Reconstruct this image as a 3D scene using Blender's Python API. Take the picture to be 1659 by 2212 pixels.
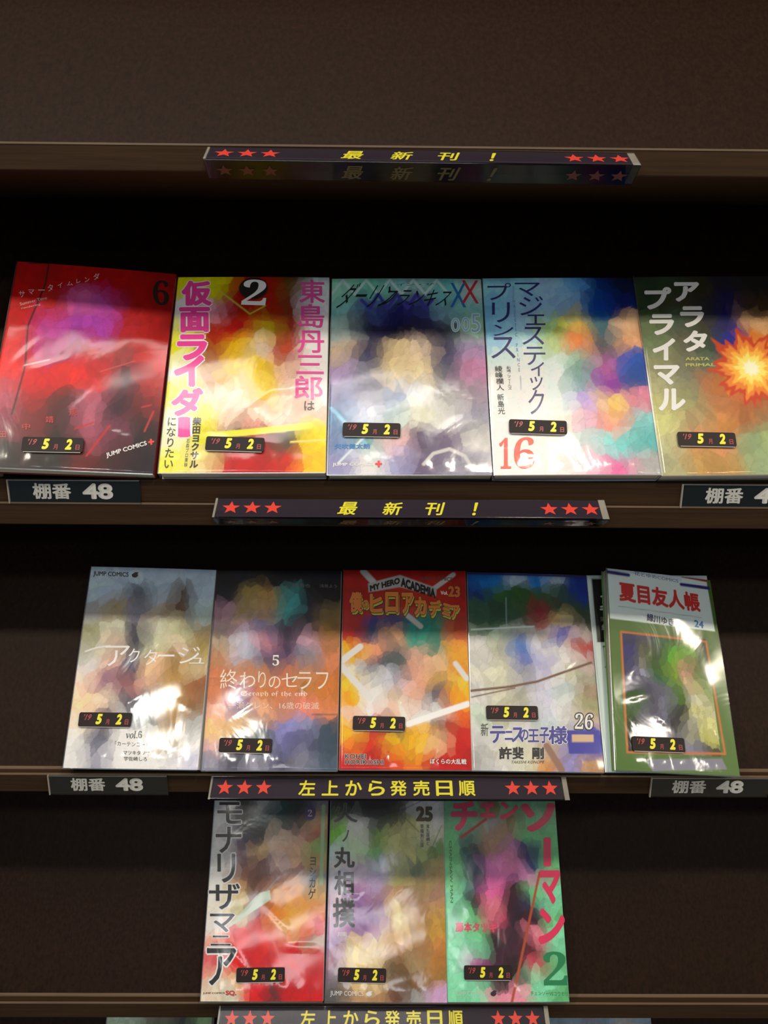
import bpy, math, random
import numpy as np
from mathutils import Matrix, Vector

random.seed(4)
for o in list(bpy.data.objects):
    bpy.data.objects.remove(o, do_unlink=True)
C = bpy.context.scene.collection
sc = bpy.context.scene
R = math.radians
BASE = 1.25            # height in metres of the upper book row above the floor
def mm(v): return v * 0.001

# ------------------------------------------------------------------ camera
cam_d = bpy.data.cameras.new('camera')
cam_d.sensor_fit = 'VERTICAL'; cam_d.sensor_height = 36; cam_d.lens = 36 * 1718 / 2212
cam_d.clip_start = 0.02
cam = bpy.data.objects.new('camera', cam_d); C.objects.link(cam)
_b, _a, _r = R(15.5), R(.48), R(-.51)
x1 = Vector((math.cos(_a), -math.sin(_a), 0)); y1 = Vector((math.sin(_a), math.cos(_a), 0)); zz = Vector((0, 0, 1))
dv = y1 * math.cos(_b) - zz * math.sin(_b); uv_ = y1 * math.sin(_b) + zz * math.cos(_b)
cr = x1 * math.cos(_r) - uv_ * math.sin(_r); cu = x1 * math.sin(_r) + uv_ * math.cos(_r)
cam.matrix_world = Matrix(((cr.x, cu.x, -dv.x, mm(-4.9)), (cr.y, cu.y, -dv.y, mm(-602)), (cr.z, cu.z, -dv.z, mm(135) + BASE), (0, 0, 0, 1)))
sc.camera = cam

# ------------------------------------------------------------------ world, lights, exposure
w = bpy.data.worlds.new('room_ambience'); sc.world = w; w.use_nodes = True
w.node_tree.nodes['Background'].inputs[0].default_value = (.62, .82, 1.0, 1)
w.node_tree.nodes['Background'].inputs[1].default_value = 0.1
def area(name, loc, size, power, col, target=(0, 0, 1.1), shape='RECTANGLE'):
    d = bpy.data.lights.new(name, 'AREA'); d.shape = shape; d.size = size[0]; d.size_y = size[1]
    d.energy = power; d.color = col
    o = bpy.data.objects.new(name, d); C.objects.link(o); o.location = loc
    o.rotation_euler = (0, 0, 0)
    return o
LAMPS = [('ceiling_spot', (0.38, -0.8, 2.5), (0.13, 0.1), 6.2, (1, 0.87, 0.69)),
         ('ceiling_spot', (-1.02, -0.8, 2.5), (0.13, 0.1), 6.2, (1, 0.89, 0.74)),
         ('ceiling_spot', (1.56, -0.8, 2.5), (0.13, 0.1), 6, (1, 0.87, 0.69)),
         ('ceiling_lamp_mid', (-0.62, -1.7, 2.5), (0.2, 0.2), 3.8, (1, 0.95, 0.85)),
         ('ceiling_lamp_mid', (1.15, -1.7, 2.5), (0.2, 0.2), 3.8, (1, 0.9, 0.75)),
         ('ceiling_lamp_far', (-0.3, -3.0, 2.5), (1.2, 0.35), 6, (0.95, 0.96, 1)),
         ('added_overhead_fill', (-0.35, -0.42, 2.56), (1.1, 0.3), 3.8, (1, 0.95, 0.9))]  # last entry is an added fill giving the top panel its sheen
for a in LAMPS: area(*a)
sc.view_settings.view_transform = 'Standard'; sc.view_settings.look = 'None'
sc.view_settings.gamma = 1; sc.view_settings.use_curve_mapping = False
sc.view_settings.exposure = 0.8

# ------------------------------------------------------------------ materials
def lin(h):
    if len(h) == 3: h = ''.join(c * 2 for c in h)
    v = [int(h[i:i + 2], 16) / 255 for i in (0, 2, 4)]
    return tuple(x / 12.92 if x <= .04045 else ((x + .055) / 1.055) ** 2.4 for x in v)
MC = {}
def mat(h, rough=.5, spec=.5, metal=0, name=None):
    k = (h, rough, spec, metal)
    if k in MC: return MC[k]
    m = bpy.data.materials.new(name or 'paint_' + h); m.use_nodes = True
    nt = m.node_tree; p = nt.nodes['Principled BSDF']
    n = nt.nodes.new('ShaderNodeTexNoise'); n.inputs['Scale'].default_value = 60; n.inputs['Detail'].default_value = 2
    mx = nt.nodes.new('ShaderNodeMixRGB'); mx.blend_type = 'MIX'
    c = lin(h); mx.inputs[1].default_value = (*[v * .93 for v in c], 1); mx.inputs[2].default_value = (*[min(1, v * 1.05) for v in c], 1)
    nt.links.new(n.outputs[0], mx.inputs[0]); nt.links.new(mx.outputs[0], p.inputs['Base Color'])
    p.inputs['Roughness'].default_value = rough; p.inputs['Specular IOR Level'].default_value = spec; p.inputs['Metallic'].default_value = metal
    MC[k] = m; return m
def wood(name, c1, c2, axis, rough=.45, spec=.35):
    m = bpy.data.materials.new(name); m.use_nodes = True; nt = m.node_tree; p = nt.nodes['Principled BSDF']
    tc = nt.nodes.new('ShaderNodeTexCoord'); mp = nt.nodes.new('ShaderNodeMapping')
    s = [90, 90, 90]; s[axis] = 2.2; mp.inputs['Scale'].default_value = s
    n = nt.nodes.new('ShaderNodeTexNoise'); n.inputs['Scale'].default_value = 4; n.inputs['Detail'].default_value = 6; n.inputs['Roughness'].default_value = .65
    cr_ = nt.nodes.new('ShaderNodeValToRGB'); cr_.color_ramp.elements[0].position = .3; cr_.color_ramp.elements[1].position = .72
    cr_.color_ramp.elements[0].color = (*c1, 1); cr_.color_ramp.elements[1].color = (*c2, 1)
    bp = nt.nodes.new('ShaderNodeBump'); bp.inputs['Strength'].default_value = .12; bp.inputs['Distance'].default_value = .0008
    L = nt.links.new
    L(tc.outputs['Object'], mp.inputs[0]); L(mp.outputs[0], n.inputs['Vector']); L(n.outputs[0], cr_.inputs[0]); L(cr_.outputs[0], p.inputs['Base Color'])
    L(n.outputs[0], bp.inputs['Height']); L(bp.outputs[0], p.inputs['Normal'])
    p.inputs['Roughness'].default_value = rough; p.inputs['Specular IOR Level'].default_value = spec
    return m
M_panel = wood('dark_walnut_panel', (0.0105, 0.0043, 0.0021), (0.025, 0.011, 0.0056), 2, .5, .12)
M_board = wood('walnut_edge', (.026, .0130, .0058), (.048, .0255, .0120), 0, .6, .12)
M_edge = wood('walnut_edge_highlight', (.13, .09, .06), (.2, .14, .09), 0, .4, .4)  # lightened walnut, edge highlight put into the colour
def clear(name, tint=(1, 1, 1), rough=.07, gl=1.0, wr=0, base=.0):
    """thin clear plastic: transparent with a Fresnel gloss on top"""
    m = bpy.data.materials.new(name); m.use_nodes = True; nt = m.node_tree; nt.nodes.remove(nt.nodes['Principled BSDF'])
    out = nt.nodes['Material Output']; t = nt.nodes.new('ShaderNodeBsdfTransparent'); g = nt.nodes.new('ShaderNodeBsdfGlossy')
    t.inputs[0].default_value = (*tint, 1); g.inputs['Roughness'].default_value = rough; g.inputs[0].default_value = (gl, gl, gl, 1)
    f = nt.nodes.new('ShaderNodeLayerWeight'); f.inputs[0].default_value = .5
    pw = nt.nodes.new('ShaderNodeMath'); pw.operation = 'POWER'; pw.inputs[1].default_value = 4.5
    ad = nt.nodes.new('ShaderNodeMath'); ad.operation = 'ADD'; ad.use_clamp = True; ad.inputs[1].default_value = .04 + base
    mx = nt.nodes.new('ShaderNodeMixShader'); L = nt.links.new
    L(f.outputs['Facing'], pw.inputs[0]); L(pw.outputs[0], ad.inputs[0]); L(ad.outputs[0], mx.inputs[0]); L(t.outputs[0], mx.inputs[1]); L(g.outputs[0], mx.inputs[2]); L(mx.outputs[0], out.inputs[0])
    if wr:
        tc = nt.nodes.new('ShaderNodeTexCoord'); mp = nt.nodes.new('ShaderNodeMapping'); mp.inputs['Scale'].default_value = (14, 14, 9)
        n = nt.nodes.new('ShaderNodeTexNoise'); n.inputs['Scale'].default_value = 1.6; n.inputs['Detail'].default_value = 3; n.inputs['Distortion'].default_value = 1.4
        bp = nt.nodes.new('ShaderNodeBump'); bp.inputs['Strength'].default_value = wr; bp.inputs['Distance'].default_value = .004
        L(tc.outputs['Object'], mp.inputs[0]); L(mp.outputs[0], n.inputs['Vector']); L(n.outputs[0], bp.inputs['Height']); L(bp.outputs[0], g.inputs['Normal'])
    return m
M_wrap = clear('clear_film_wrap', rough=.11, wr=.1, base=.01)
M_acryl = clear('clear_acrylic', tint=(.95, .95, .95), rough=.1, gl=.45)
M_acryl_edge = clear('frosted_acrylic_edge', tint=(.6, .6, .6), rough=.35, base=.35)
def frost(name, h, a):
    m = bpy.data.materials.new(name); m.use_nodes = True; p = m.node_tree.nodes['Principled BSDF']
    p.inputs['Base Color'].default_value = (*lin(h), 1); p.inputs['Roughness'].default_value = .3; p.inputs['Alpha'].default_value = a; return m
M_cap = frost('hazy_acrylic_cut_edge', 'c9c4b8', .5)
M_weld = clear('film_seam', rough=.25, base=.45)
def pagemat():
    m = bpy.data.materials.new('stacked_pages'); m.use_nodes = True; nt = m.node_tree; p = nt.nodes['Principled BSDF']
    tc = nt.nodes.new('ShaderNodeTexCoord'); wv = nt.nodes.new('ShaderNodeTexWave'); wv.bands_direction = 'Y'; wv.inputs['Scale'].default_value = 700; wv.inputs['Distortion'].default_value = 1
    cr_ = nt.nodes.new('ShaderNodeValToRGB'); cr_.color_ramp.elements[0].color = (.42, .39, .33, 1); cr_.color_ramp.elements[1].color = (.66, .63, .56, 1)
    nt.links.new(tc.outputs['Object'], wv.inputs[0]); nt.links.new(wv.outputs[0], cr_.inputs[0]); nt.links.new(cr_.outputs[0], p.inputs['Base Color'])
    p.inputs['Roughness'].default_value = .9
    return m
M_page = pagemat()
def covermat():
    m = bpy.data.materials.new('printed_cover'); m.use_nodes = True; nt = m.node_tree; p = nt.nodes['Principled BSDF']
    a = nt.nodes.new('ShaderNodeVertexColor'); a.layer_name = 'print'
    nt.links.new(a.outputs[0], p.inputs['Base Color']); p.inputs['Roughness'].default_value = .38; p.inputs['Specular IOR Level'].default_value = .35
    return m
M_cover = covermat()

# ------------------------------------------------------------------ mesh helpers (millimetres in, metres out)
def mesh(name, vs, fs, m, parent=None, mats=None, fm=None, smooth=False):
    me = bpy.data.meshes.new(name); me.from_pydata([(x * .001, y * .001, z * .001) for x, y, z in vs], [], fs)
    for q in (mats or [m]): me.materials.append(q)
    if fm: me.polygons.foreach_set('material_index', fm)
    if smooth: me.polygons.foreach_set('use_smooth', [True] * len(me.polygons))
    me.update(); o = bpy.data.objects.new(name, me); C.objects.link(o)
    if parent: o.parent = parent
    return o
def extrude_profile(prof, x0, x1):
    """closed (y,z) profile swept along x"""
    n = len(prof); vs = [(x0, y, z) for y, z in prof] + [(x1, y, z) for y, z in prof]
    fs = [(i, (i + 1) % n, n + (i + 1) % n, n + i) for i in range(n)] + [tuple(range(n))[::-1], tuple(range(n, 2 * n))]
    return vs, fs
def box(x0, x1, y0, y1, z0, z1):
    return extrude_profile([(y0, z0), (y1, z0), (y1, z1), (y0, z1)], x0, x1)
def bevel(o, wdt, seg=2):
    b = o.modifiers.new('soft_edge', 'BEVEL'); b.width = mm(wdt); b.segments = seg; b.limit_method = 'ANGLE'; return o
def thing(name, label, cat, loc=(0, 0, 0), group=None, mat4=None):
    o = bpy.data.objects.new(name, None); C.objects.link(o); o.empty_display_size = .02
    if mat4 is not None: o.matrix_world = mat4
    else: o.location = loc
    o['label'] = label; o['category'] = cat
    if group: o['group'] = group
    return o
def struct(name, vf, m):
    o = mesh(name, *vf, m); o['kind'] = 'structure'; return o

# ------------------------------------------------------------------ glyphs
GC = {}
LAY = .008     # each thickening copy lies this many mm in front of the last
_cu = bpy.data.curves.new('glyph', 'FONT'); _cu.resolution_u = 3
_ob = bpy.data.objects.new('glyph', _cu); C.objects.link(_ob)
def glyph(s, b=0.0, sp=1.0):
    """outline of a string; b > 0 thickens it with shifted copies, which keeps dense characters intact"""
    k = (s, b, sp)
    if b > 0 and k not in GC:
        a, fs = glyph(s, 0.0, sp); n = 8 if b > .03 else 5
        dd = [(b * math.cos(i * 2 * math.pi / n + .4), b * math.sin(i * 2 * math.pi / n + .4)) for i in range(n)]
        if b > .07: dd += [(.5 * x, .5 * y) for x, y in dd[::2]]
        GC[k] = (np.concatenate([a + [x, y, i] for i, (x, y) in enumerate(dd)]), [tuple(j + i * len(a) for j in f) for i in range(len(dd)) for f in fs])
    if b < 0: b = 0.0; k = (s, b, sp)
    if k not in GC:
        _cu.body = s; _cu.offset = 0; _cu.space_character = sp
        dg = bpy.context.evaluated_depsgraph_get(); dg.update()
        e = _ob.evaluated_get(dg); me = e.to_mesh()
        n = len(me.vertices); a = np.empty(n * 3); me.vertices.foreach_get('co', a); a = a.reshape(-1, 3).copy(); a[:, 2] = 0
        fs = [tuple(p.vertices) for p in me.polygons]; e.to_mesh_clear()
        GC[k] = (a, fs)
    return GC[k]
def norm(a):
    lo = a.min(0); hi = a.max(0); lo[2] = 0; hi[2] = 1; return (a - lo) / np.maximum(hi - lo, 1e-6)
def vstack(s, b):
    """vertical Japanese setting, one em per character"""
    V, F = [], []
    for i, ch in enumerate(s):
        a, fs = glyph(ch, b)
        if not len(a): continue
        a = a.copy(); cx = (a[:, 0].min() + a[:, 0].max()) / 2; cy = .38
        if ch in 'ー／' :
            a = np.stack([-(a[:, 1] - a[:, 1].mean()), a[:, 0] - cx, a[:, 2]], 1) if ch == 'ー' else a - [cx, cy, 0]
        else: a = a - [cx, cy, 0]
        a[:, 1] -= i * 1.0
        o = sum(len(v) for v in V); V.append(a); F += [tuple(j + o for j in f) for f in fs]
    return np.concatenate(V), F
class Print:
    """flat lettering collected per (name, colour), one thin mesh each"""
    def __init__(s): s.d = {}
    def add(s, name, col, a, fs, q, y, rough=.4):
        n = a
        TL, TR, BL = [np.array(v, float) for v in q]
        P = TL + n[:, :1] * (TR - TL) + (1 - n[:, 1:2]) * (BL - TL)
        e = s.d.setdefault((name, col), ([], []))
        o = len(e[0]); e[0].extend([(x, y - LAY * l, z) for (x, z), l in zip(P, n[:, 2] if n.shape[1] > 2 else np.zeros(len(n)))]); e[1].extend([tuple(j + o for j in f) for f in fs])
    def build(s, parent, warp=None, rough=.4):
        for (name, col), (v, f) in s.d.items():
            if warp: v = [warp(p) for p in v]
            mesh(name, v, f, mat(col, rough), parent)
def put(pr, it, y0=-.24):
    b = it.get('b', 0); y = y0 - it.get('dy', 0); o = it.get('o')
    lst = []
    if it['k'] == 'chars':
        for c in it['c']:
            lst.append((c[0], [c[1], c[2], c[3]], len(c) > 4))
    elif it['k'] == 'logo':
        n = 14; a = [(.42 + .4 * math.cos(t * 2 * math.pi / n), .42 + .4 * math.sin(t * 2 * math.pi / n)) for t in range(n)]
        a += [(0, .55), (.5, 1.0), (1, .95), (.78, .62), (.95, .5), (.8, .2), (.55, .0), (.5, .3)]
        fs = [tuple(range(n)), (n, n + 1, n + 2, n + 3), (n + 3, n + 4, n + 5, n + 6, n + 7)]
        pr.add(it['n'], it['col'], np.array(a), fs, it['q'], y); return
    else: lst.append((it['s'], it['q'], False))
    for s, q, rot in lst:
        def geo(bb):
            if it['k'] == 'vtext': return vstack(s, bb)
            a, f = glyph(s, bb)
            if rot: a = np.stack([-a[:, 1], a[:, 0], a[:, 2]], 1)
            return a, f
        a, f = geo(b); lo = a.min(0); sz = np.maximum(a.max(0) - lo, 1e-6); lo[2] = 0; sz[2] = 1
        if o:
            a2, f2 = geo(o[1]); pr.add(it['n'] + '_outline', o[0], (a2 - lo) / sz, f2, q, y + .12)
        pr.add(it['n'], it['col'], (a - lo) / sz, f, q, y)

# ------------------------------------------------------------------ generic colour-field art for the covers
NX, NZ = 150, 208
def hexrow(r): return [lin(h) for h in r.split()]
def bilin(grid, u, v):
    g = np.array([hexrow(r) for r in grid]); h, w_, _ = g.shape
    x = np.clip(u * w_ - .5, 0, w_ - 1.001) if w_ > 1 else np.zeros_like(u); y = np.clip(v * h - .5, 0, h - 1.001) if h > 1 else np.zeros_like(v)
    i = x.astype(int); j = y.astype(int); fx = x - i; fy = y - j
    fx = fx * fx * (3 - 2 * fx); fy = fy * fy * (3 - 2 * fy)
    i2 = np.minimum(i + 1, w_ - 1); j2 = np.minimum(j + 1, h - 1); fx = fx[..., None]; fy = fy[..., None]
    return (g[j, i] * (1 - fx) + g[j, i2] * fx) * (1 - fy) + (g[j2, i] * (1 - fx) + g[j2, i2] * fx) * fy
def seg_d(X, Z, a, b):
    dx, dz = b[0] - a[0], b[1] - a[1]; L2 = dx * dx + dz * dz + 1e-9
    t = np.clip(((X - a[0]) * dx + (Z - a[1]) * dz) / L2, 0, 1)
    return np.hypot(X - a[0] - t * dx, Z - a[1] - t * dz)
def inside(X, Z, p):
    r = np.zeros(X.shape, bool); n = len(p)
    for i in range(n):
        x1_, z1_ = p[i]; x2_, z2_ = p[(i + 1) % n]
        if z1_ == z2_: continue
        c = ((z1_ > Z) != (z2_ > Z)) & (X < (x2_ - x1_) * (Z - z1_) / (z2_ - z1_) + x1_); r ^= c
    return r
def facets(grid, X, Z, W, H, seed, u0=0, amount=.92, cell=9.0):
    """painterly facets: jittered cells sampling a coarse palette"""
    rs = np.random.RandomState(seed); nx, nz = int(W / cell) + 3, int(H / cell) + 3
    # brush direction varies over the page
    wx = 3.2 * np.sin(Z * .11 + seed) + 1.8 * np.sin(X * .21 + Z * .07 + seed * 2); wz = 3.2 * np.sin(X * .13 + seed * 1.7) + 1.6 * np.sin(Z * .19 - X * .05)
    Xw, Zw = X + wx, Z + wz
    gi = np.floor((Xw + W / 2) / cell).astype(int); gj = np.floor(Zw / cell).astype(int)
    best = np.full(X.shape, 1e9); sec = best.copy(); bx = np.zeros(X.shape); bz = np.zeros(X.shape); bi = np.zeros(X.shape)
    J = rs.rand(nz + 12, nx + 12, 3)
    for di in (-1, 0, 1):
        for dj in (-1, 0, 1):
            a = np.clip(gi + di + 4, 0, nx + 11); b = np.clip(gj + dj + 4, 0, nz + 11)
            cx = (gi + di + J[b, a, 0]) * cell - W / 2; cz = (gj + dj + J[b, a, 1]) * cell
            d = np.hypot(Xw - cx, (Zw - cz) * .7); m = d < best; sec = np.where(m, best, np.minimum(sec, d))
            best = np.where(m, d, best); bx = np.where(m, cx, bx); bz = np.where(m, cz, bz); bi = np.where(m, J[b, a, 2], bi)
    base = bilin(grid, (Xw + W / 2) / W, 1 - Zw / H); fc = bilin(grid, np.clip((bx + W / 2) / W, 0, 1), np.clip(1 - bz / H, 0, 1))
    col = base * (1 - amount) + fc * amount
    col = col * (.84 + .32 * bi[..., None])
    ink = np.clip(1 - (sec - best) / (.06 * cell), 0, 1) * (bi > .35)      # thin drawn outlines round some of the patches
    col = col * (1 - .26 * ink[..., None])
    g = col.mean(-1, keepdims=True)
    return np.clip((np.clip(g + (col - g) * 1.22, 0, 1)) ** 1.13 * 1.06, 0, .93)
def paint(b, seed):
    W, H = b['W'], b['H']
    xs = np.linspace(-W / 2, W / 2, NX); zs = np.linspace(0, H, NZ); X, Z = np.meshgrid(xs, zs)
    col = facets(b['grid'], X, Z, W, H, seed) * .62 + facets(b['grid'], X, Z, W, H, seed + 4, cell=4.2) * .38 if len(b['grid']) > 1 else np.ones(X.shape + (3,)) * lin(b['grid'][0])
    def over(mask, c): 
        nonlocal col
        mask = mask[..., None]; col = col * (1 - mask) + np.array(c) * mask
    for o in b['ops']:
        if o[0] == 'l':
            d = np.full(X.shape, 1e9)
            for p, q in zip(o[1][:-1], o[1][1:]): d = np.minimum(d, seg_d(X, Z, p, q))
            over(np.clip((o[2] / 2 - d) / .8 + .5, 0, 1), lin(o[3]))
        elif o[0] == 'p':
            p = o[1]; d = np.full(X.shape, 1e9)
            for i in range(len(p)): d = np.minimum(d, seg_d(X, Z, p[i], p[(i + 1) % len(p)]))
            over(np.clip(np.where(inside(X, Z, p), d, -d) / .8 + .5, 0, 1), lin(o[2]))
        elif o[0] == 'e':
            over(np.clip((1 - np.hypot((X - o[1][0]) / o[2], (Z - o[1][1]) / o[3])) * o[2] / .8 + .5, 0, 1), lin(o[4]))
        elif o[0] == 'b':
            dx, dz = (X - o[1][0]) / o[2], (Z - o[1][1]) / o[3]; r = np.hypot(dx, dz); th = np.arctan2(dz, dx)
            r = r * (1 + .13 * np.sin(th * 9 + 2) + .09 * np.sin(th * 17 + r * 6) + .06 * np.sin(th * 31)); n = len(o[4])
            for i, h in enumerate(o[4]):
                rr = 1 - i / n * .95; over(np.clip((rr - r) * 14, 0, 1), lin(h))
        elif o[0] == 'gr':
            tl, tr, bl, br = [np.array(q) for q in o[1]]
            w_ = (tr[0] - tl[0] + br[0] - bl[0]) / 2; u = (X - tl[0]) / (tr[0] - tl[0]); v = (tl[1] - Z) / (tl[1] - bl[1])
            m = ((u > 0) & (u < 1) & (v > 0) & (v < 1)).astype(float)
            sub = facets(o[2], (u - .5) * w_, (1 - v) * (tl[1] - bl[1]), w_, tl[1] - bl[1], seed + 9, cell=5.5)
            col = col * (1 - m[..., None]) + sub * m[..., None]
    return X, Z, col

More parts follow.
